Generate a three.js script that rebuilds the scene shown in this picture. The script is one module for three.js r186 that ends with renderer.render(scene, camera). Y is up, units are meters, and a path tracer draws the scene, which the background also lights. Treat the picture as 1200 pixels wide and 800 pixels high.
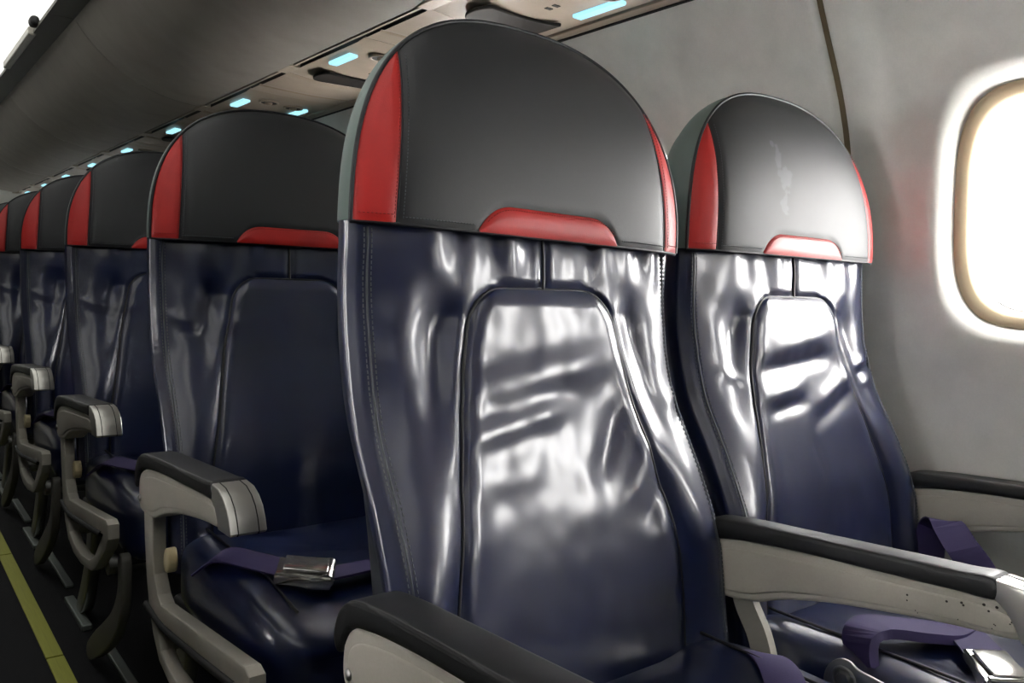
import * as THREE from 'three';
import { mergeGeometries, toCreasedNormals } from 'three/addons/utils/BufferGeometryUtils.js';
import { RoundedBoxGeometry } from 'three/addons/geometries/RoundedBoxGeometry.js';
import { RectAreaLightUniformsLib } from 'three/addons/lights/RectAreaLightUniformsLib.js';
import { ImprovedNoise } from 'three/addons/math/ImprovedNoise.js';

// ---------------------------------------------------------------- camera, sky, light, exposure
RectAreaLightUniformsLib.init();
const scene = new THREE.Scene();
const camera = new THREE.PerspectiveCamera(44.853, 1.5, 0.05, 60);
camera.position.set(-0.3876, 0.8908, 0.7600);
camera.up.set(0.01504, 0.99705, -0.07533);
camera.lookAt(-0.3876 + 0.61656, 0.8908 - 0.06856, 0.76 - 0.78432);
scene.add(camera);
scene.background = new THREE.Color(1, 0.985, 0.97);        // overcast daylight, the same all round
scene.backgroundIntensity = 48;
const renderer = new THREE.WebGLRenderer({ antialias: true });
renderer.toneMapping = THREE.LinearToneMapping;
renderer.toneMappingExposure = 1.0;
renderer.shadowMap.enabled = true;
const CEILING_GLOW = 1.15, CEILING_LIGHT = 0.5, STRIP_GLOW = 1.15, STRIP_LIGHT = 1.0;

// ---------------------------------------------------------------- helpers
let seed = 7;
const rnd = () => { seed = (seed * 16807) % 2147483647; return seed / 2147483647; };
const noise = new ImprovedNoise();
const clamp = (v, a = 0, b = 1) => Math.min(b, Math.max(a, v));
const sst = (a, b, v) => { const t = clamp((v - a) / (b - a)); return t * t * (3 - 2 * t); };
const lerp = (a, b, t) => a + (b - a) * t;
function table(pts) {                                       // smooth curve through (x, value) points
  return (x) => {
    const n = pts.length;
    if (x <= pts[0][0]) return pts[0][1];
    if (x >= pts[n - 1][0]) return pts[n - 1][1];
    let i = 0; while (x > pts[i + 1][0]) i++;
    const [x1, y1] = pts[i], [x2, y2] = pts[i + 1];
    const d = (k) => { const a = pts[Math.max(0, k - 1)], b = pts[Math.min(n - 1, k + 1)]; return (b[1] - a[1]) / (b[0] - a[0]); };
    const h = x2 - x1, t = (x - x1) / h, t2 = t * t, t3 = t2 * t;
    return (2 * t3 - 3 * t2 + 1) * y1 + (t3 - 2 * t2 + t) * h * d(i) + (-2 * t3 + 3 * t2) * y2 + (t3 - t2) * h * d(i + 1);
  };
}
const used = {};
function numbered(name) { const k = used[name] = (used[name] ?? -1) + 1; return k ? name + '_' + String(k).padStart(3, '0') : name; }
function shadows(o) { o.traverse((c) => { if (c.isMesh) { c.castShadow = true; c.receiveShadow = true; } }); return o; }
function part(name, geo, m, parent, label) {
  const o = new THREE.Mesh(Array.isArray(geo) ? merged(geo) : geo, m);
  o.name = name; parent.add(o); if (label) o.userData.label = label;
  return o;
}
function thing(name, label, category, pos = [0, 0, 0], group) {
  const g = new THREE.Group(); g.name = numbered(name); g.position.set(...pos); scene.add(g);
  g.userData = { label, category }; if (group) g.userData.group = group;
  return g;
}
function struct(name, label, category) {
  const g = new THREE.Group(); g.name = name; scene.add(g); g.userData = { kind: 'structure', label, category };
  return g;
}
function merged(list) {
  return mergeGeometries(list.map((g) => { const h = g.index ? g.toNonIndexed() : g; for (const k of Object.keys(h.attributes)) if (!['position', 'normal', 'uv'].includes(k)) h.deleteAttribute(k); return h; }));
}
// a grid surface; f(u, v) gives [x, y, z, s, t]
function grid(nu, nv, f, { closeU = false, flip = false } = {}) {
  const pos = [], uv = [], idx = [];
  for (let j = 0; j <= nv; j++) for (let i = 0; i <= nu; i++) {
    const p = f(i / nu, j / nv); pos.push(p[0], p[1], p[2]); uv.push(p[3] ?? p[0], p[4] ?? p[1]);
  }
  for (let j = 0; j < nv; j++) for (let i = 0; i < nu; i++) {
    const a = j * (nu + 1) + i, b = a + 1, c = a + nu + 1, d = c + 1;
    if (flip) idx.push(a, c, b, b, c, d); else idx.push(a, b, c, b, d, c);
  }
  const g = new THREE.BufferGeometry();
  g.setAttribute('position', new THREE.Float32BufferAttribute(pos, 3));
  g.setAttribute('uv', new THREE.Float32BufferAttribute(uv, 2));
  g.setIndex(idx); g.computeVertexNormals();
  if (closeU) {                                             // same normals along the join
    const n = g.attributes.normal;
    for (let j = 0; j <= nv; j++) {
      const a = j * (nu + 1), b = a + nu, v = new THREE.Vector3(n.getX(a) + n.getX(b), n.getY(a) + n.getY(b), n.getZ(a) + n.getZ(b)).normalize();
      n.setXYZ(a, v.x, v.y, v.z); n.setXYZ(b, v.x, v.y, v.z);
    }
  }
  return g;
}
function tube(points, r, seg = 40, rad = 6, closed = false) {
  return new THREE.TubeGeometry(new THREE.CatmullRomCurve3(points.map((p) => new THREE.Vector3(...p)), closed), seg, r, rad, closed);
}
// side outline given as [z, y] points, thickness along x from x0 to x1
function plate(points, x0, x1, { bevel = 0.003, smooth = true, holes = [], crease = 0.7 } = {}) {
  const mk = (pts, C) => {
    const s = new C();
    if (smooth) { const c = new THREE.CatmullRomCurve3(pts.map(([z, y]) => new THREE.Vector3(-z, y, 0)), true, 'centripetal'); s.setFromPoints(c.getPoints(pts.length * 5).map((p) => new THREE.Vector2(p.x, p.y))); }
    else s.setFromPoints(pts.map(([z, y]) => new THREE.Vector2(-z, y)));
    return s;
  };
  const s = mk(points, THREE.Shape); s.holes = holes.map((h) => mk(h, THREE.Path));
  let g = new THREE.ExtrudeGeometry(s, { depth: x1 - x0 - 2 * bevel, bevelEnabled: bevel > 0, bevelThickness: bevel, bevelSize: bevel, bevelOffset: -bevel, bevelSegments: 3 });
  g.translate(0, 0, bevel); g.rotateY(Math.PI / 2); g.translate(x0, 0, 0);
  return toCreasedNormals(g, crease);
}
function box(w, h, d, x, y, z, r = 0.003, seg = 2) { const g = new RoundedBoxGeometry(w, h, d, seg, Math.min(r, w / 2.01, h / 2.01, d / 2.01)); g.translate(x, y, z); return g; }
// strap: rectangular section swept along points; side(t) is the direction of its width
function strap(points, width, thick, side, seg = 30) {
  const c = new THREE.CatmullRomCurve3(points.map((p) => new THREE.Vector3(...p)));
  const ring = [[-1, -1], [-0.96, 1], [0.96, 1], [1, -1], [-1, -1]];
  const g = grid(4, seg, (u, v) => {
    const p = c.getPoint(v), t = c.getTangent(v), s = new THREE.Vector3(...(typeof side === 'function' ? side(v) : side));
    s.addScaledVector(t, -s.dot(t)).normalize(); const n = new THREE.Vector3().crossVectors(s, t).normalize();
    const [a, b] = ring[Math.round(u * 4)];
    p.addScaledVector(s, a * width / 2).addScaledVector(n, b * thick / 2);
    return [p.x, p.y, p.z, u * width * 2, v * c.getLength()];
  });
  return toCreasedNormals(g, 0.6);
}
function stitches(path, n, len, rad = 0.0006) {             // small raised thread lengths along a path of points (t) => [x, y, z]
  const list = [], q = new THREE.Quaternion(), one = new THREE.Vector3(1, 1, 1), ax = new THREE.Vector3(0, 1, 0);
  for (let i = 0; i < n; i++) {
    const a = new THREE.Vector3(...path((i + 0.5) / n)), b = new THREE.Vector3(...path((i + 0.6) / n)), d = b.sub(a).normalize();
    const g = new THREE.CylinderGeometry(rad, rad, len, 4, 1); q.setFromUnitVectors(ax, d);
    g.applyMatrix4(new THREE.Matrix4().compose(a, q, one)); list.push(g);
  }
  return list;
}

// ---------------------------------------------------------------- textures and materials
function dataTex(n, f, { color = false, repeat = 1 } = {}) {
  const d = new Uint8Array(n * n * 4);
  for (let y = 0; y < n; y++) for (let x = 0; x < n; x++) { const c = f(x, y); const k = (y * n + x) * 4; d[k] = c[0]; d[k + 1] = c[1]; d[k + 2] = c[2]; d[k + 3] = 255; }
  const t = new THREE.DataTexture(d, n, n); t.wrapS = t.wrapT = THREE.RepeatWrapping; t.magFilter = THREE.LinearFilter; t.minFilter = THREE.LinearMipmapLinearFilter; t.generateMipmaps = true;
  if (color) t.colorSpace = THREE.SRGBColorSpace; t.repeat.set(repeat, repeat); t.needsUpdate = true; return t;
}
function worley(n, cells) {                                 // tileable pebble grain
  const p = []; for (let i = 0; i < cells * cells; i++) p.push([rnd(), rnd()]);
  return (x, y) => {
    const gx = x / n * cells, gy = y / n * cells, ix = Math.floor(gx), iy = Math.floor(gy); let a = 9, b = 9;
    for (let j = -1; j <= 1; j++) for (let i = -1; i <= 1; i++) {
      const c = p[((iy + j + cells) % cells) * cells + (ix + i + cells) % cells], dx = ix + i + c[0] - gx, dy = iy + j + c[1] - gy, d = Math.hypot(dx, dy);
      if (d < a) { b = a; a = d; } else if (d < b) b = d;
    }
    return clamp((b - a) * 1.6);
  };
}
const wl = worley(512, 64);
const grainTex = dataTex(512, (x, y) => { const v = 120 + 110 * wl(x, y) + 20 * rnd(); return [v, v, v]; }, { repeat: 1 / 0.09 });
const tn = (x, y, n, f, z) => { let s = 0, a = 1, w = 0; for (let o = 0; o < 4; o++) { const k = f * 2 ** o, X = x / n * k, Y = y / n * k, bx = x / n, by = y / n; const v = lerp(lerp(noise.noise(X, Y, z), noise.noise(X - k, Y, z), bx), lerp(noise.noise(X, Y - k, z), noise.noise(X - k, Y - k, z), bx), by); s += v * a; w += a; a *= 0.5; } return s / w; };
const mottleTex = dataTex(256, (x, y) => { const v = 236 + 34 * tn(x, y, 256, 5, 3.1) + 6 * (rnd() - 0.5); return [v, v, v].map((q) => clamp(q, 0, 255)); }, { color: true, repeat: 1 / 0.45 });
const wearTex = dataTex(256, (x, y) => { const v = 170 + 150 * tn(x, y, 256, 6, 7.7); const c = clamp(v, 0, 255); return [c, c, c]; }, { repeat: 1 / 0.3 });
const carpetTex = dataTex(256, () => { const v = 120 + 130 * rnd(); return [v, v, v]; }, { repeat: 1 / 0.12 });
const carpetCol = dataTex(256, () => { const v = 150 + 100 * rnd(); return [v, v, v]; }, { color: true, repeat: 1 / 0.12 });
const P = (o) => new THREE.MeshPhysicalMaterial(o);
const M = {
  leather: P({ color: 0x061238, roughness: 0.36, clearcoat: 0.7, clearcoatRoughness: 0.2, bumpMap: grainTex, bumpScale: 0.00003, map: mottleTex, specularIntensity: 1 }),
  leatherSide: P({ color: 0x10141f, roughness: 0.42, bumpMap: grainTex, bumpScale: 0.00014 }),
  grey: P({ color: 0x1b1d20, roughness: 0.52, bumpMap: grainTex, bumpScale: 0.00012, map: mottleTex }),
  band: P({ color: 0x5d6b67, roughness: 0.5, bumpMap: grainTex, bumpScale: 0.00012 }),
  red: P({ color: 0xb81914, roughness: 0.47, bumpMap: grainTex, bumpScale: 0.00012, map: mottleTex }),
  piping: P({ color: 0x0a0c12, roughness: 0.5 }),
  thread: P({ color: 0x4d5156, roughness: 0.8 }),
  threadDark: P({ color: 0x25272b, roughness: 0.8 }),
  threadRed: P({ color: 0x7d1512, roughness: 0.8 }),
  plastic: P({ color: 0xada99e, roughness: 0.42, map: mottleTex }),
  pad: P({ color: 0x0c0d0f, roughness: 0.48, bumpMap: grainTex, bumpScale: 0.0001 }),
  cap: P({ color: 0xb8b6b0, roughness: 0.3, metalness: 0.75 }),
  chip: P({ color: 0x2a2622, roughness: 0.8 }),
  metal: P({ color: 0x9a9a97, roughness: 0.42, metalness: 0.95 }),
  buckle: P({ color: 0xc9c8c4, roughness: 0.24, metalness: 0.9, roughnessMap: wearTex }),
  belt: P({ color: 0x231848, roughness: 0.75, sheen: 0.3, bumpMap: carpetTex, bumpScale: 0.0002 }),
  dark: P({ color: 0x0d0d0f, roughness: 0.7 }),
  bulkhead: P({ color: 0x2a2d36, roughness: 0.6 }),
  shell: P({ color: 0x2b2e33, roughness: 0.5 }),
  legGrey: P({ color: 0x56544f, roughness: 0.5 }),
  cream: P({ color: 0xb5a985, roughness: 0.5 }),
  wall: P({ color: 0xe6e6e0, roughness: 0.36, map: mottleTex, clearcoat: 0.15, clearcoatRoughness: 0.3 }),
  seal: P({ color: 0x5b5038, roughness: 0.7 }),
  ring: P({ color: 0xbfae90, roughness: 0.5 }),
  reveal: P({ color: 0xe6e3da, roughness: 0.5 }),
  pane: P({ color: 0xffffff, roughness: 0.02, transmission: 1, thickness: 0, ior: 1.3 }),
  bin: P({ color: 0x8f8981, roughness: 0.55, map: mottleTex }),
  valance: P({ color: 0x54534a, roughness: 0.6 }),
  psu: P({ color: 0xa99b8a, roughness: 0.42, map: mottleTex }),
  psuDark: P({ color: 0x1c1816, roughness: 0.6, specularIntensity: 0.5 }),
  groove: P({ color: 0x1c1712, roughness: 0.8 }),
  carpet: P({ color: 0x0a0b15, roughness: 0.95, map: carpetCol, bumpMap: carpetTex, bumpScale: 0.002 }),
  stripe: P({ color: 0xa9ab3c, roughness: 0.55, map: mottleTex }),
  track: P({ color: 0x8d9490, roughness: 0.45, metalness: 0.6 }),
  blue: P({ color: 0x101820, roughness: 0.4, emissive: new THREE.Color(0.42, 0.86, 1.0), emissiveIntensity: STRIP_GLOW }),
  lamp: P({ color: 0xffffff, roughness: 0.5, emissive: new THREE.Color(1, 1, 0.96), emissiveIntensity: CEILING_GLOW }),
};
M.leather.side = M.grey.side = M.red.side = THREE.DoubleSide;

// ---------------------------------------------------------------- the cabin shell
const AX = -0.29, Z0 = -8.2, Z1 = 2.9, PITCH = 0.784, ROW = 0.741;
const wallX = table([[0, 0.99], [0.2, 1.05], [0.45, 1.083], [0.75, 1.092], [1.05, 1.083], [1.25, 1.050], [1.4, 1.002], [1.5, 0.962], [1.62, 0.9]]);
{
  const f = struct('floor', 'dark navy carpet floor under the seat rows', 'floor');
  const g = new THREE.BoxGeometry(2.7, 0.06, Z1 - Z0); g.translate(AX, -0.03, (Z0 + Z1) / 2);
  const p = g.attributes.position, u = g.attributes.uv; for (let i = 0; i < p.count; i++) u.setXY(i, p.getX(i), p.getZ(i));
  part('carpet', g, M.carpet, f);
}
{
  const t = struct('trim_1', 'yellow green floor path strip along the aisle', 'floor strip');
  for (let k = 0; k < 10; k++) part('strip_segment', box(0.036, 0.004, 0.838, -0.054, 0.002, 0.8 - 0.845 * k - 0.008, 0.0015), M.stripe, t);
}
{
  const t = struct('trim_2', 'grey metal seat track covers in a line beside the aisle', 'seat track');
  for (let k = 0; k < 9; k++) {
    part('track_cover', box(0.022, 0.012, 0.33, 0.055, 0.006, -0.45 - ROW * k, 0.004), M.track, t);
    part('track_cover', box(0.024, 0.016, 0.23, 0.036, 0.008, -0.07 - ROW * k, 0.004), M.track, t);
  }
}
// window opening: a rounded superellipse; panels run from it out to their own rectangular border
const WY = 1.047, WHH = 0.199, WHW = 0.138;
const superE = (th, n) => { const c = Math.cos(th), s = Math.sin(th), k = (Math.abs(c) ** n + Math.abs(s) ** n) ** (-1 / n); return [c * k, s * k]; };
const lean = (y) => -0.034 * sst(1.12, 1.5, y);              // the joints lean aft towards the top
function wallPanel(zc, zl, zr, y0, y1) {                    // inner face with a flared recess round the window
  const nT = 128, rings = [0, 0.02, 0.05, 0.09, 0.13, 0.18, 0.24, 0.31, 0.39, 0.48, 0.58, 0.68, 0.78, 0.86, 0.92, 0.96, 0.985, 1];
  return grid(nT, rings.length - 1, (u, v) => {
    const th = u * Math.PI * 2, q = rings[Math.round(v * (rings.length - 1))];
    const [c, s] = superE(th, 3.2), a = [zc + c * WHW, WY + s * WHH];
    const dz = Math.cos(th), dy = Math.sin(th) * 1.5;       // where the same direction leaves the rectangle
    const tz = dz > 0 ? (zr - zc) / dz : (zl - zc) / dz, ty = dy > 0 ? (y1 - WY) / dy : (y0 - WY) / dy, t = Math.min(Math.abs(tz), Math.abs(ty));
    const b = [zc + dz * t, WY + dy * t], z = lerp(a[0], b[0], q), y = lerp(a[1], b[1], q);
    const dw = Math.hypot(z - a[0], y - a[1]), de = Math.min(z - zl, zr - z);
    let x = wallX(y) + 0.034 * (1 - clamp(dw / 0.04)) ** 2;
    x -= 0.010 * sst(0.085, 0.055, z - zl) + 0.006 * sst(0.16, 0.13, zr - z);   // raised borders beside the joints
    x += 0.012 * sst(0.006, 0, de);
    return [x, y, z + lean(y), z, y];
  }, { closeU: true, flip: true });
}
const SEAM = -0.094, winZ = (k) => 0.226 - PITCH * k - (k > 0 ? 0.12 : 0);
for (const s of [1, -1]) {                                  // both sidewalls, the far one lets daylight in across the aisle
  const wall = s > 0 ? struct('wall_right', 'pale grey curved cabin sidewall with window openings', 'wall') : struct('wall_left', 'pale grey curved cabin sidewall across the aisle', 'wall');
  const mir = (g) => { if (s < 0) { g.scale(-1, 1, 1); g.translate(2 * AX, 0, 0); const i = g.index.array; for (let k = 0; k < i.length; k += 3) { const t = i[k]; i[k] = i[k + 1]; i[k + 1] = t; } g.computeVertexNormals(); } return g; };
  const out = new THREE.Shape([[-Z1, -0.1], [-Z0, -0.1], [-Z0, 2.25], [-Z1, 2.25]].map((p) => new THREE.Vector2(...p)));
  for (let k = -3; k <= 9; k++) {
    const zl = SEAM - PITCH * k + 0.0055, zr = SEAM - PITCH * (k - 1) - 0.0055, zc = winZ(k);
    part('wall_panel', mir(wallPanel(zc, zl, zr, 0.34, 1.56)), M.wall, wall);
    part('joint_strip', mir(grid(2, 24, (u, v) => { const y = 0.34 + 1.22 * v; return [wallX(y) + 0.002, y, zl - 0.0115 + 0.014 * u + lean(y)]; }, { flip: true })), M.seal, wall);
    part('lower_panel', mir(grid(2, 14, (u, v) => { const y = -0.02 + 0.35 * v; return [wallX(y) + 0.004 * (v > 0.95 ? 1 : 0), y, lerp(zl, zr, u), lerp(zl, zr, u), y]; }, { flip: true })), M.wall, wall);
    const w = struct('window_' + (k + 4 + (s < 0 ? 13 : 0)), s > 0 ? 'oval cabin window with tan rim letting daylight in' : 'oval cabin window across the aisle', 'window');
    const loop = (n, prof, nT = 96) => mir(grid(nT, prof.length - 1, (u, v) => { const [c, q] = superE(u * Math.PI * 2, n), [gap, dx] = prof[Math.round(v * (prof.length - 1))]; return [wallX(WY + q * (WHH - gap)) + 0.034 + dx, WY + q * (WHH - gap), zc + c * (WHW - gap), u, v]; }, { closeU: true }));
    part('window_rim', loop(3.2, [[-0.004, 0.004], [-0.003, -0.003], [0.001, -0.005], [0.008, -0.003], [0.015, 0.001], [0.019, 0.004], [0.0205, 0.010]]), M.ring, w, 'tan rubber rim');
    part('window_reveal', loop(3.2, [[0.019, 0.006], [0.022, 0.016], [0.025, 0.024], [0.030, 0.028], [0.032, 0.034], [0.033, 0.055]]), M.reveal, w);
    const shut = s < 0 ? k > 1 : k > 2;                           // unseen blinds added to cut daylight and dim the rear rows
    part(shut ? 'added_blind' : 'window_pane', mir(grid(24, 2, (u, v) => { const [c, q] = superE(u * Math.PI * 2, 3.2), y = WY + q * (WHH - 0.033) * v; return [wallX(y) + 0.034 + 0.034, y, zc + c * (WHW - 0.033) * v]; })), shut ? M.reveal : M.pane, w);
    const pth = new THREE.Path(), pts = [];
    for (let i = 0; i < 48; i++) { const [c, q] = superE(i / 48 * Math.PI * 2, 3.2); pts.push(new THREE.Vector2(-zc + c * (WHW - 0.027), WY + q * (WHH - 0.027))); }
    pth.setFromPoints(pts); out.holes.push(pth);
  }
  const g = new THREE.ExtrudeGeometry(out, { depth: 0.015, bevelEnabled: false }); g.rotateY(Math.PI / 2); g.translate(s > 0 ? 1.150 : 2 * AX - 1.165, 0, 0);
  part('outer_skin', g, M.shell, wall);
}
for (const [n, z] of [['wall_front', Z1 + 0.02], ['wall_back', Z0 - 0.02]]) {
  const w = struct(n, 'grey bulkhead closing the end of the cabin', 'wall');
  const g = new THREE.BoxGeometry(3, 2.4, 0.04); g.translate(AX, 1.1, z); part('bulkhead_panel', g, z > 0 ? M.bulkhead : M.wall, w);
}
{
  const c = struct('ceiling', 'grey cabin ceiling above the aisle', 'ceiling');
  const g = new THREE.BoxGeometry(3, 0.04, Z1 - Z0); g.translate(AX, 2.2, (Z0 + Z1) / 2); part('crown_panel', g, M.bin, c);
  const h = new THREE.BoxGeometry(0.5, 0.02, Z1 - Z0); h.translate(AX, 2.02, (Z0 + Z1) / 2); part('centre_panel', h, M.bin, c);
}
// overhead bins: one object per two service units
const binProf = [[0.580, 1.492], [0.55, 1.494], [0.47, 1.506], [0.40, 1.528], [0.33, 1.563], [0.27, 1.607], [0.22, 1.656], [0.190, 1.695], [0.176, 1.718]];
const BL = PITCH * 2;
const binCurve = new THREE.CatmullRomCurve3(binProf.map(([x, y]) => new THREE.Vector3(x, y, 0)));
const binSheet = (zl, zr, s) => grid(20, 40, (u, v) => { const p = binCurve.getPoint(v), z = lerp(zl, zr, u), e = Math.min(z - zl, zr - z); return [s * (p.x - AX), p.y + 0.006 * sst(0.004, 0, e), z, z, p.x]; }, { flip: s < 0 });
const B0 = -0.8 + BL;
const binLabel = ['smooth grey overhead bin above the front pair of seats', 'smooth grey overhead bin with pale latch bar beside the bright ceiling light', 'smooth grey overhead bin next behind the one beside the bright ceiling light', 'smooth grey overhead bin second behind the one beside the ceiling light', 'smooth grey overhead bin at the rear end of the cabin'];
for (let k = 0; k < 5; k++) {
  const zr = B0 - BL * k, zl = Math.max(Z0, zr - BL + 0.003);
  const b = thing('overhead_bin', binLabel[k], 'overhead bin', [AX, 0, 0], 'overhead bins over the seats');
  const mx = (x) => x - AX;
  part('bin_door', binSheet(zl, zr, 1), M.bin, b);
  part('valance', new THREE.BoxGeometry(0.078, 0.012, zr - zl).translate(mx(0.138), 1.7245, (zl + zr) / 2), M.valance, b, 'dark lip along the aisle edge');
  part('bin_body', [new THREE.BoxGeometry(0.02, 0.46, zr - zl).translate(mx(0.20), 1.95, (zl + zr) / 2), new THREE.BoxGeometry(0.36, 0.012, zr - zl).translate(mx(0.39), 1.73, (zl + zr) / 2)], M.bin, b);
  const lz = zr - 0.62, l = part('bin_latch', box(0.026, 0.03, 0.66, mx(0.096), 1.726, lz, 0.006), M.plastic, b, 'pale latch bar on the lip');
  part('latch_button', box(0.03, 0.035, 0.06, mx(0.090), 1.738, lz + 0.41, 0.014), M.dark, l);
}
{
  const t = struct('trim_3', 'grey overhead fairing ahead of the front seats', 'overhead panel');
  const o = new THREE.Group(); o.name = 'fairing'; o.position.x = AX; t.add(o);
  part('bin_fairing', binSheet(B0 + 0.003, Z1, 1), M.bin, o);
  part('service_fairing', new THREE.BoxGeometry(0.42, 0.02, Z1 - 0.385).translate(0.79 - AX, 1.502, (Z1 + 0.385) / 2), M.psu, o);
  const u = struct('trim_4', 'grey overhead fairing across the aisle', 'overhead panel');
  const q = new THREE.Group(); q.name = 'fairing'; q.position.x = AX; u.add(q);
  part('bin_fairing', binSheet(Z0, Z1, -1), M.bin, q);
  part('valance', new THREE.BoxGeometry(0.078, 0.012, Z1 - Z0).translate(-(0.138 - AX), 1.7245, (Z0 + Z1) / 2), M.valance, q);
  part('bin_body', [new THREE.BoxGeometry(0.02, 0.46, Z1 - Z0).translate(-(0.20 - AX), 1.95, (Z0 + Z1) / 2)], M.bin, q);
  part('service_fairing', new THREE.BoxGeometry(0.42, 0.02, Z1 - Z0).translate(-(0.79 - AX), 1.502, (Z0 + Z1) / 2), M.psu, q);
}
// ceiling light strips either side of the aisle
for (const s of [1, -1]) for (let k = 0; k < 7; k++) {
  const zc = 2.0 - 1.568 * k, x = AX + s * 0.275;
  const l = thing('ceiling_light', s > 0 ? 'bright white ceiling light panel above the bin lip' : 'white ceiling light panel on the far side of the aisle', 'ceiling light', [x, 1.80, zc], s > 0 ? 'ceiling lights along the bins' : 'ceiling lights across the aisle');
  part('housing', box(0.34, 0.05, 1.55, 0, 0.027, 0, 0.004), M.bin, l);
  part('diffuser', box(0.32, 0.012, 1.53, 0, -0.004, 0, 0.004), M.lamp, l, 'glowing white diffuser');
  const a = new THREE.RectAreaLight(0xfffff5, CEILING_LIGHT, 0.32, 1.53); a.rotation.x = -Math.PI / 2; a.position.set(0, -0.013, 0); l.add(a);
}
// service panels between bin and wall
const ord = ['first', 'second', 'third', 'fourth', 'fifth', 'sixth', 'seventh', 'eighth', 'ninth', 'tenth', 'eleventh'];
function servicePanel(k) {
  const t = thing('service_panel', k < 0 ? 'beige overhead service panel in front of the scuffed window seat' : k === 0 ? 'beige service panel with blue light strips and smoked lens above the front pair' : `beige service panel with blue light strips, ${ord[k - 1]} behind the one above the front pair`, 'service panel', [0, 1.49, -0.565 - PITCH * k], 'service panels over the seats');
  const face = (x) => 0.004 - 0.012 * Math.sin(Math.PI * clamp((x - 0.615) / 0.31));
  const zB = -0.29, H = PITCH / 2, arc = (u) => 0.03 * Math.sin(Math.PI * u);
  const piece = (a, b, dy) => grid(16, 14, (u, v) => { const x = lerp(0.615, 0.925, u), z = lerp(a(u), b(u), v), e = Math.min(v, 1 - v) * Math.abs(b(u) - a(u)); return [x, face(x) + dy + 0.004 * sst(0.004, 0, e), z, x, z]; });
  part('panel', piece(() => zB, (u) => 0.19 + arc(u), 0), M.psu, t);
  part('panel', piece((u) => 0.192 + arc(u), (u) => 0.275 + arc(u), 0.002), M.psu, t);
  part('panel', piece((u) => 0.277 + arc(u), () => zB + PITCH - 0.001, 0), M.psu, t);
  const ln = new THREE.Shape(); ln.moveTo(0.675, 0.135); ln.bezierCurveTo(0.74, 0.142, 0.80, 0.150, 0.858, 0.125); ln.lineTo(0.856, 0.222); ln.lineTo(0.69, 0.236); ln.bezierCurveTo(0.650, 0.235, 0.650, 0.15, 0.675, 0.135);
  const lg = new THREE.ExtrudeGeometry(ln, { depth: 0.004, bevelEnabled: true, bevelSize: 0.002, bevelThickness: 0.002, bevelSegments: 2 }); lg.rotateX(-Math.PI / 2); lg.translate(0, -0.014, 0);
  part('sign_lens', lg, M.psuDark, t, 'smoked dark sign lens');
  part('border_strip', box(0.030, 0.01, PITCH - 0.002, 0.944, 0.004, H + zB, 0.002), M.psu, t);
  part('gap_shade', new THREE.BoxGeometry(0.030, 0.006, PITCH - 0.001).translate(0.974, 0.0, H + zB), M.groove, t, 'dark strip painting the shade of the gap along the wall');  // dark coloured strip stands in for shade in the gap beside the wall
  part('backing', new THREE.BoxGeometry(0.40, 0.006, PITCH - 0.001).translate(0.78, 0.036, H + zB), M.groove, t);
  part('rail', new THREE.BoxGeometry(0.007, 0.012, PITCH - 0.095).translate(0.598, 0.012, H + zB + 0.046), M.psu, t);
  part('rail_end', box(0.036, 0.012, 0.09, 0.598, 0.008, zB + 0.046, 0.002), M.psu, t);
  for (const [x, len] of [[0.651, 0.125], [0.858, 0.14]]) {
    const b = part('light_strip', box(0.028, 0.010, len, x, face(x) - 0.004, 0, 0.004, 3), M.blue, t, 'glowing pale blue light strip');
    const a = new THREE.RectAreaLight(new THREE.Color(0.42, 0.86, 1.0), STRIP_LIGHT, 0.026, len); a.rotation.x = -Math.PI / 2; a.position.set(x, face(x) - 0.0105, 0); b.add(a);
  }
  for (const [x, z] of [[0.712, 0.105], [0.808, 0.085]]) {
    const n = part('air_nozzle', new THREE.TorusGeometry(0.030, 0.005, 8, 28).rotateX(Math.PI / 2).translate(x, face(x) - 0.001, z), M.psu, t);
    part('nozzle_cup', new THREE.CylinderGeometry(0.028, 0.028, 0.006, 24).translate(x, face(x) - 0.001, z), M.dark, n);
    part('nozzle_core', new THREE.SphereGeometry(0.013, 16, 10).scale(1, 0.6, 1).translate(x, face(x) - 0.004, z), M.psu, n);
  }
  for (const dz of [-0.012, 0.012]) part('call_mark', new THREE.BoxGeometry(0.016, 0.002, 0.010).translate(0.775, face(0.775) - 0.0005, -0.055 + dz), M.dark, t);
}
for (let k = 0; k <= 8; k++) servicePanel(k);
servicePanel(-1);

// ---------------------------------------------------------------- aircraft seat
const HB = 0.95, HH = 0.251, HW = 0.2465, EN = 2.45;
const hT = (y) => Math.max(0, (y - HB) / HH);
const hwAt = (y) => HW * Math.max(0, 1 - hT(y) ** EN) ** (1 / EN);
const topAt = (x) => HB + HH * Math.max(0, 1 - (Math.abs(x) / HW) ** EN) ** (1 / EN);
const zEdge = (y) => -0.004 - 0.042 * hT(y) ** 2;
const hr = (x, y) => Math.min(1, (Math.abs(x / HW) ** EN + hT(y) ** EN) ** (1 / EN));
const headZ = (x, y) => zEdge(y) + 0.026 * (1 - hr(x, y) ** 6);
const zSide = table([[0.38, 0.135], [0.5, 0.116], [0.58, 0.098], [0.66, 0.060], [0.74, 0.014], [0.80, -0.006], [0.87, -0.016], [0.95, -0.016], [1.0, -0.02]]);
const zMid = table([[0.38, 0.108], [0.5, 0.096], [0.6, 0.078], [0.69, 0.050], [0.775, 0.026], [0.885, 0.012], [0.93, 0.008], [1.0, -0.004]]);
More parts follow.
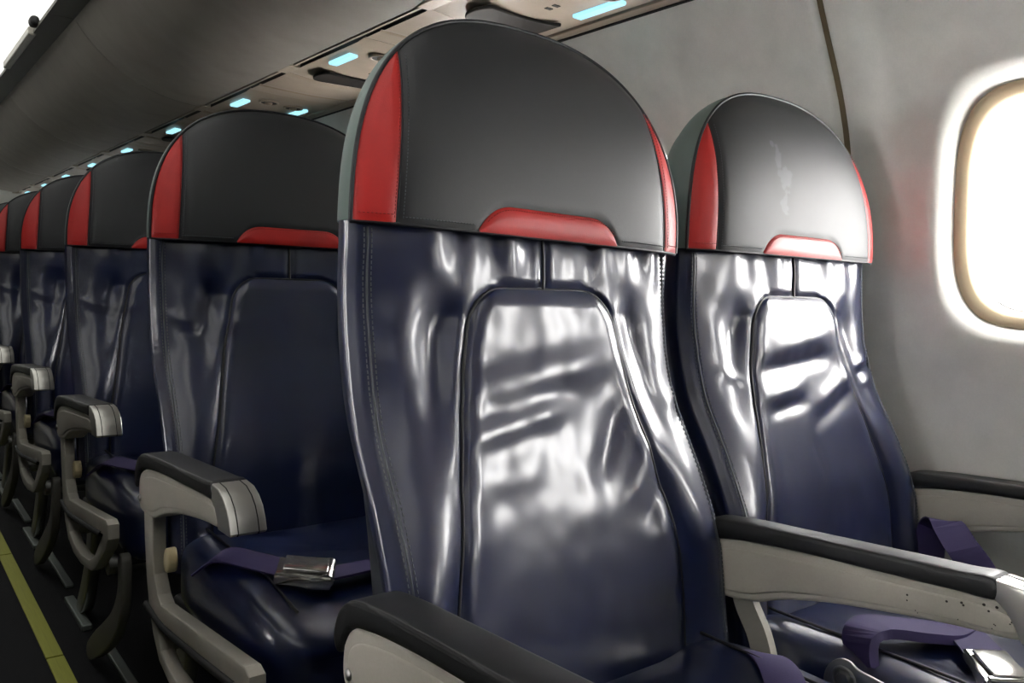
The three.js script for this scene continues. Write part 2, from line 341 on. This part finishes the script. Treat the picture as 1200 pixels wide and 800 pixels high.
const bolster = table([[0.4, 0.008], [0.52, 0.014], [0.65, 0.026], [0.8, 0.032], [0.9, 0.024], [1.0, 0.012]]);
const panelW0 = table([[0.38, 0.170], [0.46, 0.172], [0.56, 0.168], [0.65, 0.150], [0.75, 0.131], [0.836, 0.113], [0.885, 0.104]]);
const PT = 0.886;                                          // top of the lumbar panel
const panelW = (y) => { const t = clamp((PT - y) / 0.045); return panelW0(y) - 0.042 * (1 - Math.sqrt(1 - (1 - t) ** 2)); };
function folds(list) {                                      // creases in the leather: [x0, y0, x1, y1, width, height]
  return (x, y) => {
    let s = 0;
    for (const [x0, y0, x1, y1, w, a] of list) {
      const dx = x1 - x0, dy = y1 - y0, L = Math.hypot(dx, dy), t = ((x - x0) * dx + (y - y0) * dy) / (L * L);
      if (t < -0.15 || t > 1.15) continue;
      const d = ((x - x0) * dy - (y - y0) * dx) / L, e = sst(-0.12, 0.3, t) * sst(1.12, 0.7, t);
      s += a * e * Math.exp(-d * d / (2 * w * w));
    }
    return s;
  };
}
function baseZ(x, y, v) {
  const ax = Math.abs(x), w = panelW(Math.min(y, PT - 0.03));
  const t = sst(w - 0.005, w + 0.045, ax), up = sst(PT - 0.06, PT + 0.02, y);
  let z = lerp(zMid(y), zSide(y), lerp(t, sst(0.10, 0.21, ax), up)) + bolster(y) * 0.78 * Math.exp(-(((ax - 0.185) / 0.052) ** 2));
  z -= 0.010 * sst(HW - 0.022, HW, ax) ** 2;
  z += v.gather * sst(0.87, 0.955, y) * (Math.sin(x * 74 + 1.3 * Math.sin(x * 31)) * 0.5 + 0.35 * Math.sin(x * 131 + 2)) * 0.006;
  z += 0.0016 * v.rough * noise.noise(x * 14, y * 14, v.seed) + 0.0008 * v.rough * noise.noise(x * 34, y * 30, v.seed + 4);
  return z + v.fold(x, y);
}
function makeBackGeos(v) {
  const NF = 100, NY = 120, y0 = 0.40, y1 = 0.952, loop = [];
  const body = grid(NF + 16, NY, (u, q) => {
    const y = lerp(y0, y1, q), i = Math.round(u * (NF + 16));
    if (i >= 8 && i <= NF + 8) {
      const x = -HW + 2 * HW * (i - 8) / NF, w = panelW(y), ax = Math.abs(x);
      let z = baseZ(x, y, v);
      const inside = y < PT ? Math.min(w - ax, PT - y) : -Math.max(0, Math.hypot(Math.max(0, ax - panelW(PT)), y - PT));
      z -= 0.006 * sst(-0.012, 0.004, inside);              // the leather dips into the panel seam
      if (y > PT) z -= 0.005 * Math.exp(-((x / 0.006) ** 2));
      return [x, y, z, x, y];
    }
    const left = i < 8, k = left ? (8 - i) / 8 : (i - NF - 8) / 8, s = left ? -1 : 1, zf = zSide(y) - 0.010;
    const x = s * (HW - 0.078 * k ** 1.15 + 0.004 * Math.sin(Math.PI * Math.min(1, k * 1.6))), z = zf - 0.105 * k;
    return [x, y, z, s * 0.3 + z, y];
  });
  const panel = grid(64, 110, (u, q) => {
    const y = lerp(0.41, PT - 0.0006, q), w = panelW(y), x = lerp(-w, w, u), e = Math.min(w - Math.abs(x), PT - y);
    return [x, y, baseZ(x, y, v) - 0.004 + 0.0105 * Math.sqrt(clamp(e / 0.018)) , x, y];
  });
  const edge = []; for (let i = 0; i <= 40; i++) { const y = lerp(0.42, PT - 0.001, Math.sin(i / 40 * Math.PI / 2)); edge.push([-panelW(y), y]); }
  const all = [...edge, ...edge.map(([x, y]) => [-x, y]).reverse()].map(([x, y]) => [x, y, baseZ(x, y, v) - 0.0035]);
  const pip = tube(all, 0.0021, 220, 6);
  const seam = tube([0.886, 0.90, 0.92, 0.94, 0.955].map((y) => [0, y, baseZ(0, y, v) - 0.003]), 0.0018, 20, 6);
  const st = [];
  for (const s of [-1, 1]) for (const off of [0.017, 0.025]) st.push(...stitches((t) => { const y = lerp(0.43, 0.945, t), x = s * (HW - off); return [x, y, baseZ(x, y, v) + 0.0006]; }, 92, 0.0036, 0.0007));
  for (const s of [-1, 1]) for (let i = 0; i < 1; i++) st.push(tube(Array.from({ length: 24 }, (_, k) => { const y = lerp(0.43, 0.945, k / 23), x = s * (HW - 0.021); return [x, y, baseZ(x, y, v) + 0.0002]; }), 0.0013, 60, 5));
  return { body, panel, pip, seam, st: merged(st) };
}
// headrest cover: flat panels sewn together over a domed pad, shared by every seat
const RX = 0.203, RXy = (y) => RX - 0.024 * hT(y) ** 1.4;    // red side panels start here
const yR = (() => { let y = 1.1; for (let i = 0; i < 60; i++) y = topAt(RXy(y)); return y; })();
const tabTop = (x) => { const a = Math.abs(x); return a >= 0.106 ? HB : HB + 0.030 * Math.max(0, 1 - clamp((a - 0.058) / 0.048) ** 2.4) ** 0.8; };
const crown = (e) => 0.0045 * Math.sqrt(clamp(e / 0.012)) - 0.001;
const headGeo = (() => {
  const centre = grid(90, 60, (u, q) => {
    const x0 = lerp(-RX, RX, u); let x = x0, y = 1.1, t = 1.1; const b = tabTop(x0);
    for (let i = 0; i < 30; i++) t = topAt(x0 * RXy(t) / RX);
    y = lerp(b, t, q); x = x0 * RXy(y) / RX;
    const e = Math.min(RXy(y) - Math.abs(x), (t - y) * 0.7, y - b + 0.004);
    return [x, y, headZ(x, y) + crown(e), x, y];
  });
  const redL = (s) => grid(20, 50, (u, q) => {
    const y = lerp(HB, yR - 0.0005, q), w = hwAt(y), i = Math.min(w, RXy(y)), x = s * lerp(i, w, u), e = Math.min(Math.abs(x) - i, w - Math.abs(x), y - HB + 0.004);
    return [x, y, headZ(x, y) + crown(e) * 0.9, x, y];
  }, { flip: s < 0 });
  const tab = grid(60, 12, (u, q) => { const x = lerp(-0.1055, 0.1055, u), y = lerp(HB - 0.001, tabTop(x), q); return [x, y, headZ(x, y) + 0.0015 + crown(Math.min(tabTop(x) - y, y - HB + 0.004)), x, y]; });
  // band round the edge and the back of the pad
  const outline = (t) => { const a = Math.PI * t, c = -Math.cos(a), s = Math.sin(a), k = (Math.abs(c) ** EN + Math.abs(s) ** EN) ** (-1 / EN); return [HW * c * k, HB + HH * s * k]; };
  const band = grid(96, 14, (u, q) => {
    let [x, y] = outline(u); const ze = zEdge(y) - 0.001, cx = 0, cy = 1.02; const back = q > 0.6 ? (q - 0.6) / 0.4 : 0, k = Math.min(1, q / 0.6);
    const inset = 0.034 * k ** 1.3 - 0.007 * Math.sin(Math.PI * Math.min(1, k * 1.1)), dx = x - cx, dy = y - HB, L = Math.hypot(dx, dy * 1.0) || 1;
    x -= dx / L * inset; y -= dy / L * inset;
    x = lerp(x, 0, back); y = lerp(y, HB + 0.05, back * (y > HB + 0.05 ? 1 : 0.0));
    return [x, y, ze - 0.085 * k - 0.006 * back, u * 0.8, q * 0.1];
  }, { flip: true });
  const pip = tube(Array.from({ length: 61 }, (_, i) => { const [x, y] = outline(i / 60); return [x, y, zEdge(y) + 0.0005]; }), 0.0026, 180, 6);
  const hem = tube(Array.from({ length: 41 }, (_, i) => { const x = lerp(-HW, HW, i / 40); return [x, HB - 0.001, headZ(x, HB) - 0.001]; }), 0.0024, 90, 6);
  const hemBack = grid(40, 2, (u, q) => { const x = lerp(-HW, HW, u); return [x * lerp(1, 0.82, q), HB - 0.001, lerp(headZ(x, HB), -0.075, q)]; }, { flip: true });
  const line = (s, off) => stitches((t) => { const y = lerp(HB + 0.004, yR - 0.006, t), x = s * (RXy(y) + off); return [x, y, headZ(x, y) + 0.0042]; }, 46, 0.0024, 0.00055);
  const grey = [...line(-1, -0.0045), ...line(1, -0.0045), ...[-1, 1].flatMap((s) => stitches((t) => { const x = s * lerp(0.112, RX - 0.006, t); return [x, HB + 0.006, headZ(x, HB + 0.006) + 0.0044]; }, 22, 0.0024, 0.00055))];
  const redS = [...line(-1, 0.0045), ...line(1, 0.0045), ...stitches((t) => { const x = lerp(-0.098, 0.098, t), y = tabTop(x) - 0.0035; return [x, y, headZ(x, y) + 0.0058]; }, 52, 0.0024, 0.00055), ...[-1, 1].flatMap((s) => stitches((t) => { const x = s * lerp(RX + 0.005, HW - 0.004, t); return [x, HB + 0.008, headZ(x, HB + 0.008) + 0.0042]; }, 9, 0.0024, 0.00055))];
  const join = merged([-1, 1].map((s) => tube(Array.from({ length: 20 }, (_, i) => { const y = lerp(HB, yR, i / 19); return [s * RXy(y), y, headZ(RXy(y), y) - 0.0004]; }), 0.0013, 40, 5)));
  return { centre, redL: redL(-1), redR: redL(1), tab, band: merged([band, hemBack]), pip: merged([pip, hem, join]), grey: merged(grey), redS: merged(redS) };
})();
// cushion: rounded slab, higher at the sides and rolled at the front
const cushionGeo = (() => {
  const sp = (v, e) => Math.sign(v) * Math.abs(v) ** e;
  const top = (x, z) => 0.012 * sst(0.12, 0.2, Math.abs(x)) - 0.012 * sst(0.30, 0.48, z) * 0 - 0.008 * (1 - (x / 0.24) ** 2);
  const g = grid(96, 48, (u, q) => {
    const o = u * Math.PI * 2, e = (q - 0.5) * Math.PI;
    const x = 0.238 * sp(Math.cos(e), 0.32) * sp(Math.cos(o), 0.28), z = 0.31 + 0.225 * sp(Math.cos(e), 0.42) * sp(Math.sin(o), 0.28);
    let y = 0.392 + 0.066 * sp(Math.sin(e), 0.5);
    if (y > 0.392) y += top(x, z) - 0.020 * sst(0.36, 0.53, z) + 0.0014 * noise.noise(x * 20, z * 20, 3);
    if (y < 0.392) y -= 0.035 * sst(0.40, 0.52, z);
    return [x, y, z, x, z + y];
  }, { flip: true, closeU: true });
  const yAt = (x, z) => 0.4575 + top(x, z) - 0.020 * sst(0.36, 0.53, z);
  const w = []; for (let i = 0; i <= 24; i++) { const z = lerp(0.12, 0.49, i / 24); w.push([-0.186, yAt(0.186, z) - 0.001, z]); }
  const w2 = w.map(([x, y, z]) => [-x, y, z]).reverse();
  return { g, w: merged([tube(w, 0.0022, 50, 6), tube(w2, 0.0022, 50, 6)]) };
})();
// armrest in seat-local z/y, from x0 to x1
const armGeo = (() => {
  const body = [[0.068, 0.512], [0.066, 0.535], [0.074, 0.558], [0.105, 0.573], [0.18, 0.584], [0.27, 0.591], [0.36, 0.597], [0.428, 0.600], [0.455, 0.603], [0.468, 0.600], [0.472, 0.575], [0.462, 0.568], [0.40, 0.561], [0.33, 0.551], [0.25, 0.536], [0.20, 0.522], [0.165, 0.508], [0.12, 0.501], [0.08, 0.502]];
  const inner = [[0.084, 0.520], [0.080, 0.540], [0.092, 0.554], [0.14, 0.568], [0.26, 0.580], [0.36, 0.587], [0.428, 0.591], [0.452, 0.586], [0.455, 0.574], [0.40, 0.567], [0.30, 0.553], [0.2, 0.532], [0.15, 0.514], [0.10, 0.511]];
  const pad = [[0.052, 0.545], [0.060, 0.575], [0.085, 0.594], [0.13, 0.602], [0.2, 0.607], [0.3, 0.613], [0.40, 0.619], [0.436, 0.620], [0.438, 0.602], [0.40, 0.598], [0.3, 0.592], [0.2, 0.586], [0.12, 0.576], [0.085, 0.566], [0.072, 0.548], [0.062, 0.535]];
  const cap = [[0.436, 0.6205], [0.460, 0.6185], [0.478, 0.611], [0.492, 0.600], [0.501, 0.586], [0.507, 0.571], [0.503, 0.567], [0.462, 0.566], [0.455, 0.580], [0.447, 0.592], [0.436, 0.601]];
  return (x0, x1) => ({
    body: plate(body, x0 + 0.002, x1 - 0.002, { bevel: 0.004 }), inner: [plate(inner, x0 + 0.0005, x0 + 0.006, { bevel: 0.002 }), plate(inner, x1 - 0.006, x1 - 0.0005, { bevel: 0.002 })],
    pad: plate(pad, x0 - 0.002, x1 + 0.002, { bevel: 0.005 }), cap: plate(cap, x0 - 0.001, x1 + 0.001, { bevel: 0.0025, smooth: false, crease: 0.5 }),
    groove: plate(cap.map(([z, y]) => [0.478 + (z - 0.478) * 1.012 - 0.0, 0.594 + (y - 0.594) * 1.02]), x0 + 0.009, x0 + 0.0105, { bevel: 0, smooth: false }),
    groove2: plate(cap.map(([z, y]) => [0.478 + (z - 0.478) * 1.012 - 0.0, 0.594 + (y - 0.594) * 1.02]), x1 - 0.0105, x1 - 0.009, { bevel: 0, smooth: false }),
    screw: new THREE.SphereGeometry(0.006, 12, 8).scale(0.5, 1, 1).translate(x0, 0.522, 0.083),
  });
})();
const chipSpots = []; for (let i = 0; i < 16; i++) chipSpots.push([0.34 + 0.12 * rnd() ** 0.7, rnd()]);
function armrest(t, x0, x1, label, chips) {
  const a = armGeo(x0, x1), o = part('armrest', a.body, M.plastic, t, label);
  for (const g of a.inner) part('side_panel', g, M.plastic, o);
  part('arm_pad', a.pad, M.pad, o, 'black padded arm top'); const c = part('end_cap', a.cap, M.cap, o, 'silver end cap');
  part('cap_groove', a.groove, M.dark, o); part('cap_groove', a.groove2, M.dark, o);
  part('screw', a.screw, M.metal, o);
  if (chips) for (const [z, k] of chipSpots) part('paint_chip', new THREE.SphereGeometry(0.0006 + 0.0009 * k * k, 6, 5).scale(0.3, 1, 1.2).translate(x0 + 0.0003, lerp(0.568, 0.592, k) + (z - 0.42) * 0.12, z), M.chip, o);
  return o;
}
function buckleGeo(w, l, h) {                               // lift-lever buckle: tapered plate with rolled end
  const s = new THREE.Shape(); s.moveTo(-w * 0.5, -l / 2); s.lineTo(w * 0.5, -l / 2); s.lineTo(w * 0.52, -l * 0.2); s.bezierCurveTo(w * 0.5, 0, w * 0.42, 0, w * 0.41, l * 0.2); s.lineTo(w * 0.4, l / 2); s.lineTo(-w * 0.4, l / 2); s.lineTo(-w * 0.41, l * 0.2); s.bezierCurveTo(-w * 0.42, 0, -w * 0.5, 0, -w * 0.52, -l * 0.2); s.closePath();
  const g = new THREE.ExtrudeGeometry(s, { depth: h * 0.55, bevelEnabled: true, bevelThickness: h * 0.2, bevelSize: 0.003, bevelSegments: 3 });
  const lid = box(w * 0.78, 0.004, l * 0.86, 0, h * 0.95, 0.002, 0.0018);
  g.rotateX(-Math.PI / 2);
  const roll = new THREE.CylinderGeometry(h * 0.5, h * 0.5, w * 0.98, 14); roll.rotateZ(Math.PI / 2); roll.translate(0, h * 0.45, l * 0.46);
  const pin = new THREE.CylinderGeometry(0.004, 0.004, w * 1.12, 10); pin.rotateZ(Math.PI / 2); pin.translate(0, h * 0.45, l * 0.46);
  return { plate: merged([g, roll]), lid, pin };
}
function buckle(parent, pos, rot, w = 0.056, l = 0.062, h = 0.016) {
  const b = buckleGeo(w, l, h), m = new THREE.Matrix4().compose(new THREE.Vector3(...pos), new THREE.Quaternion().setFromEuler(new THREE.Euler(...rot, 'YXZ')), new THREE.Vector3(1, 1, 1));
  const geo = merged([b.plate, b.lid, b.pin]); geo.applyMatrix4(m);
  return part('buckle', toCreasedNormals(geo, 0.5), M.buckle, parent, 'polished metal lift buckle');
}
function makeSeat(name, label, pos, group, v, { aisle, scuff, belt }) {
  const t = thing(name, label, 'seat', pos, group), G = v.geos ??= makeBackGeos(v);
  part('backrest', G.body, M.leather, t, 'dark navy leather back with side bolsters');
  part('lumbar_panel', G.panel, M.leather, t, 'inset navy leather panel');
  part('piping', G.pip, M.piping, t); part('centre_seam', G.seam, M.piping, t);
  const st = part('stitching', G.st, M.thread, t); st.userData.kind = 'stuff';
  part('back_shell', [plate([[-0.135, 0.94], [-0.115, 0.95], [-0.11, 0.8], [-0.065, 0.66], [0.0, 0.46], [0.01, 0.40], [-0.03, 0.40], [-0.09, 0.6], [-0.14, 0.8]], -0.175, 0.175, { bevel: 0.006 })], M.shell, t);
  const h = part('headrest', headGeo.band, M.band, t, 'grey green edge band of headrest cover');
  if (v.tilt) { h.rotation.z = v.tilt; h.position.y = v.drop; h.position.x = v.tilt * 0.95; }
  part('face_panel', headGeo.centre, scuff ?? M.grey, h, 'charcoal grey leather face');
  part('red_panel', headGeo.redL, M.red, h, 'red leather side panel'); part('red_panel', headGeo.redR, M.red, h, 'red leather side panel');
  part('red_tab', headGeo.tab, M.red, h, 'red leather grip tab'); part('piping', headGeo.pip, M.piping, h);
  part('stitching', headGeo.grey, M.thread, h).userData.kind = 'stuff'; part('stitching', headGeo.redS, M.threadRed, h).userData.kind = 'stuff';
  part('cushion', cushionGeo.g, M.leather, t, 'navy leather seat cushion'); part('cushion_welt', cushionGeo.w, M.piping, t);
  part('seat_pan', box(0.46, 0.05, 0.42, 0, 0.325, 0.29, 0.01), M.dark, t);
  part('support_tube', [new THREE.CylinderGeometry(0.02, 0.02, 0.5, 14).rotateZ(Math.PI / 2).translate(0, 0.29, 0.12), new THREE.CylinderGeometry(0.02, 0.02, 0.5, 14).rotateZ(Math.PI / 2).translate(0, 0.29, 0.44)], M.metal, t);
  const fx = -0.2465;                                       // aisle-side frame
  const A = aisle;
  if (A) {
    armrest(t, fx - 0.036, fx + 0.010, 'pale armrest on the aisle side', false);
    armrest(t, 0.230, 0.265, 'pale armrest between the two seats', true);
    const f = part('side_frame', plate([[0.064, 0.52], [0.118, 0.52], [0.120, 0.44], [0.128, 0.405], [0.150, 0.378], [0.170, 0.368], [0.30, 0.383], [0.53, 0.410], [0.548, 0.404], [0.550, 0.376], [0.53, 0.350], [0.44, 0.288], [0.40, 0.270], [0.30, 0.256], [0.22, 0.258], [0.16, 0.274], [0.125, 0.305], [0.100, 0.345], [0.084, 0.39], [0.072, 0.45]], fx - 0.026, fx - 0.004, { bevel: 0.003, smooth: false, crease: 0.4, holes: [[[0.145, 0.334], [0.30, 0.352], [0.51, 0.376], [0.43, 0.310], [0.38, 0.288], [0.30, 0.277], [0.22, 0.280], [0.17, 0.294]]] }), M.plastic, t, 'pale looped side frame');
    part('frame_trim', tube([[fx - 0.027, 0.345, 0.09], [fx - 0.027, 0.338, 0.17], [fx - 0.027, 0.352, 0.32], [fx - 0.027, 0.374, 0.50]], 0.006, 30, 6), M.dark, f);
    part('recline_tab', plate([[0.128, 0.420], [0.136, 0.446], [0.147, 0.450], [0.158, 0.430], [0.150, 0.412], [0.138, 0.410]], fx - 0.012, fx + 0.004, { bevel: 0.003 }), M.cream, f, 'cream release tab');
    part('leg', plate([[0.505, 0.33], [0.530, 0.33], [0.533, 0.25], [0.50, 0.18], [0.42, 0.11], [0.33, 0.055], [0.24, 0.012], [0.21, 0.014], [0.21, 0.035], [0.28, 0.09], [0.38, 0.15], [0.46, 0.205], [0.50, 0.26]], fx + 0.002, fx + 0.022, { bevel: 0.003 }), M.legGrey, t, 'curved grey front leg');
    part('leg', plate([[0.06, 0.31], [0.10, 0.31], [0.06, 0.15], [-0.03, 0.02], [-0.09, 0.014], [-0.03, 0.10], [0.03, 0.2]], fx + 0.035, fx + 0.062, { bevel: 0.004 }), M.metal, t);
    part('arm_bracket', strap([[0.257, 0.515, 0.125], [0.255, 0.49, 0.138], [0.254, 0.46, 0.158], [0.252, 0.42, 0.175]], 0.012, 0.03, [1, 0, 0], 16), M.plastic, t, 'pale curved bracket under the armrest');
  } else {
    armrest(t, 0.236, 0.282, 'pale armrest against the wall', false);
    part('leg', plate([[0.505, 0.33], [0.530, 0.33], [0.533, 0.25], [0.50, 0.18], [0.42, 0.11], [0.33, 0.055], [0.24, 0.012], [0.21, 0.014], [0.21, 0.035], [0.28, 0.09], [0.38, 0.15], [0.46, 0.205], [0.50, 0.26]], 0.1, 0.12, { bevel: 0.003 }), M.legGrey, t);
  }
  belt(t);
  return t;
}
// belts
function beltLoose(t) {                                     // fastened halves lying across the cushion
  const b = part('seat_belt', [strap([[-0.236, 0.445, 0.25], [-0.218, 0.473, 0.29], [-0.19, 0.474, 0.34], [-0.15, 0.468, 0.40]], 0.046, 0.003, [0.75, 0.15, -0.65]), strap([[-0.13, 0.464, 0.425], [-0.06, 0.463, 0.42], [0.06, 0.462, 0.40], [0.17, 0.472, 0.33], [0.215, 0.468, 0.22]], 0.046, 0.003, [0.05, 0, 1])], M.belt, t, 'purple woven lap belt');
  buckle(b, [-0.145, 0.466, 0.418], [0.1, 1.05, 0.18], 0.05, 0.072, 0.02);
}
function beltAisleFront(t) {
  const b = part('seat_belt', [strap([[0.222, 0.43, 0.14], [0.212, 0.456, 0.185], [0.18, 0.466, 0.235], [0.10, 0.456, 0.31], [0.0, 0.455, 0.38]], 0.046, 0.003, [0.6, 0, 1]), strap([[-0.224, 0.44, 0.15], [-0.215, 0.472, 0.2], [-0.15, 0.468, 0.30], [-0.03, 0.464, 0.37]], 0.046, 0.003, [-0.5, 0, 1])], M.belt, t, 'purple woven lap belt');
  buckle(b, [-0.01, 0.466, 0.375], [0.05, 1.4, 0.05]);
}
function beltWindow(t) {
  const ox = -0.7595;                                       // world x to seat x
  const b = part('seat_belt', [
    strap([[0.548 + ox, 0.445, 0.268], [0.562 + ox, 0.476, 0.258], [0.590 + ox, 0.483, 0.258], [0.650 + ox, 0.474, 0.285], [0.690 + ox, 0.468, 0.300], [0.73 + ox, 0.467, 0.300]], 0.050, 0.012, [-0.5, 0, 1]),
    strap([[0.76 + ox, 0.464, 0.25], [0.735 + ox, 0.470, 0.285], [0.69 + ox, 0.468, 0.335], [0.65 + ox, 0.466, 0.372]], 0.050, 0.003, [1, 0, 0.75]),
    strap([[0.985 + ox, 0.46, 0.14], [0.983 + ox, 0.515, 0.145], [0.965 + ox, 0.535, 0.17], [0.94 + ox, 0.51, 0.21], [0.92 + ox, 0.478, 0.25], [0.84 + ox, 0.466, 0.27], [0.76 + ox, 0.463, 0.265]], 0.046, 0.003, (v) => [lerp(0.3, 0, v), 0, 1])], M.belt, t, 'purple woven lap belt');
  buckle(b, [0.632 + ox, 0.462, 0.385], [0.18, -0.67, 0], 0.052, 0.058, 0.016);
  const an = part('belt_anchor', [plate([[0.236, 0.425], [0.240, 0.445], [0.252, 0.458], [0.266, 0.461], [0.278, 0.455], [0.300, 0.452], [0.316, 0.449], [0.321, 0.441], [0.312, 0.434], [0.292, 0.430], [0.278, 0.420], [0.262, 0.412], [0.244, 0.413]], 0.520 + ox, 0.524 + ox, { bevel: 0.001 }), new THREE.CylinderGeometry(0.009, 0.011, 0.006, 6).rotateZ(Math.PI / 2).translate(0.518 + ox, 0.437, 0.262), new THREE.TorusGeometry(0.014, 0.002, 8, 24).rotateY(Math.PI / 2).translate(0.519 + ox, 0.437, 0.262), new THREE.TorusGeometry(0.0045, 0.0018, 8, 18).rotateY(Math.PI / 2).translate(0.519 + ox, 0.442, 0.311)], M.metal, t, 'metal belt anchor hook');
}
// three states of wear
const mainV = { seed: 1.7, rough: 1, gather: 1, tilt: -0.020, drop: -0.004, fold: folds([
  [-0.14, 0.768, 0.115, 0.808, 0.017, 0.0065], [-0.14, 0.722, 0.03, 0.752, 0.011, 0.0048], [-0.13, 0.675, -0.02, 0.690, 0.014, 0.0020],
  [0.050, 0.655, 0.112, 0.755, 0.011, -0.0048], [0.090, 0.625, 0.148, 0.715, 0.010, 0.0042], [0.115, 0.60, 0.158, 0.665, 0.008, -0.0028],
  [-0.19, 0.80, -0.16, 0.70, 0.016, 0.0015], [0.19, 0.74, 0.235, 0.755, 0.007, 0.0022], [0.20, 0.71, 0.24, 0.735, 0.007, -0.0022]]) };
const windowV = { seed: 5.2, rough: 1, gather: 0.8, fold: folds([
  [-0.11, 0.80, 0.10, 0.835, 0.014, 0.0050], [-0.12, 0.775, 0.09, 0.795, 0.010, -0.0040], [-0.12, 0.735, 0.00, 0.755, 0.010, 0.0055], [-0.11, 0.715, 0.0, 0.728, 0.007, -0.0040], [0.02, 0.71, 0.135, 0.77, 0.011, 0.0045], [0.0, 0.69, 0.12, 0.74, 0.010, -0.0040],
  [0.15, 0.77, 0.24, 0.80, 0.005, 0.0028], [0.15, 0.755, 0.24, 0.782, 0.005, -0.0026], [0.15, 0.74, 0.24, 0.765, 0.005, 0.0026], [-0.2, 0.78, -0.14, 0.76, 0.006, 0.002], [-0.01, 0.68, 0.01, 0.60, 0.006, -0.002]]) };
const plainV = { seed: 9.4, rough: 0.8, gather: 0.45, fold: folds([[-0.235, 0.82, -0.14, 0.80, 0.006, 0.002], [-0.14, 0.80, -0.05, 0.815, 0.010, 0.002], [-0.21, 0.79, -0.15, 0.775, 0.006, -0.002]]) };
// worn pale marks on the window seat headrest
const scuffMat = M.grey.clone();
{
  const c = document.createElement('canvas'); c.width = 512; c.height = 512; const x = c.getContext('2d');
  x.fillStyle = '#ffffff'; x.fillRect(0, 0, 512, 512);
  const img = x.getImageData(0, 0, 512, 512);
  for (let j = 0; j < 512; j++) for (let i = 0; i < 512; i++) {
    const X = i / 512 * 0.5 - 0.25, Y = 0.9 + (1 - j / 512) * 0.4, n = noise.noise(X * 60, Y * 60, 2.2) * 0.010 + noise.noise(X * 150, Y * 150, 8) * 0.004;
    let m = 0; for (const [bx, by, rx, ry] of [[-0.063, 1.095, 0.009, 0.030], [-0.052, 1.07, 0.017, 0.022], [-0.058, 1.025, 0.014, 0.014], [-0.075, 1.115, 0.006, 0.006]]) { const d = 1 - Math.hypot((X - bx) / rx, (Y - by) / ry); m = Math.max(m, d * 0.012 + n); }
    const k = (j * 512 + i) * 4, f = sst(0.001, 0.004, m) * 0.95, g = sst(-0.1, 0.5, noise.noise(X * 25, Y * 25, 5)) * 0.1, v = 140 + 115 * clamp(f + g); img.data[k] = img.data[k + 1] = img.data[k + 2] = v;
  }
  x.putImageData(img, 0, 0);
  const tx = new THREE.CanvasTexture(c); tx.colorSpace = THREE.SRGBColorSpace; tx.repeat.set(2, 2.5); tx.offset.set(0.5, -2.25);
  scuffMat.map = tx; scuffMat.color.set(0x3f4144); scuffMat.roughness = 0.6;
}
const XA = 0.2465, XW = 0.7625;
makeSeat('aircraft_seat', 'navy leather aisle seat with deeply creased back panel, beside the window seat with scuffed headrest', [XA, 0, 0], undefined, mainV, { aisle: true, belt: beltAisleFront });
makeSeat('aircraft_seat', 'navy leather window seat with scuffed headrest beside the bright window', [XW, 0, 0], undefined, windowV, { aisle: false, belt: beltWindow, scuff: scuffMat });
const ROWL = ['navy leather aisle seat directly behind the creased front one, purple belt and buckle on cushion', 'second navy leather aisle seat behind the creased front one', 'third navy leather aisle seat behind the creased front one', 'fourth navy leather aisle seat behind the creased front one', 'fifth navy leather aisle seat behind the creased front one'];
const a2 = makeSeat('aircraft_seat', ROWL[0], [XA, 0, -ROW], 'aisle seats in the rows behind', plainV, { aisle: true, belt: beltLoose });
const w2 = makeSeat('aircraft_seat', 'navy leather window seat in a row hidden behind the front pair', [XW, 0, -ROW], 'window seats in the rows behind', plainV, { aisle: false, belt: beltLoose });
for (let k = 2; k <= 5; k++) {
  const a = a2.clone(); a.name = numbered('aircraft_seat'); a.position.z = -ROW * k; a.userData = { ...a.userData, label: ROWL[k - 1] }; scene.add(a);
  const w = w2.clone(); w.name = numbered('aircraft_seat'); w.position.z = -ROW * k; scene.add(w);
}
for (let k = -2; k <= 3; k++) for (const [src, x] of [[a2, XA], [w2, XW]]) {   // seats across the aisle, mirrored in the glossy leather
  const o = src.clone(); o.name = numbered('aircraft_seat'); o.position.set(2 * AX - x, 0, -ROW * k); o.scale.x = -1; scene.add(o);
  o.userData = { label: src === a2 ? 'navy leather aisle seat on the far side of the aisle' : 'navy leather window seat on the far side of the aisle', category: 'seat', group: 'seats across the aisle' };
}
shadows(scene);
renderer.render(scene, camera);
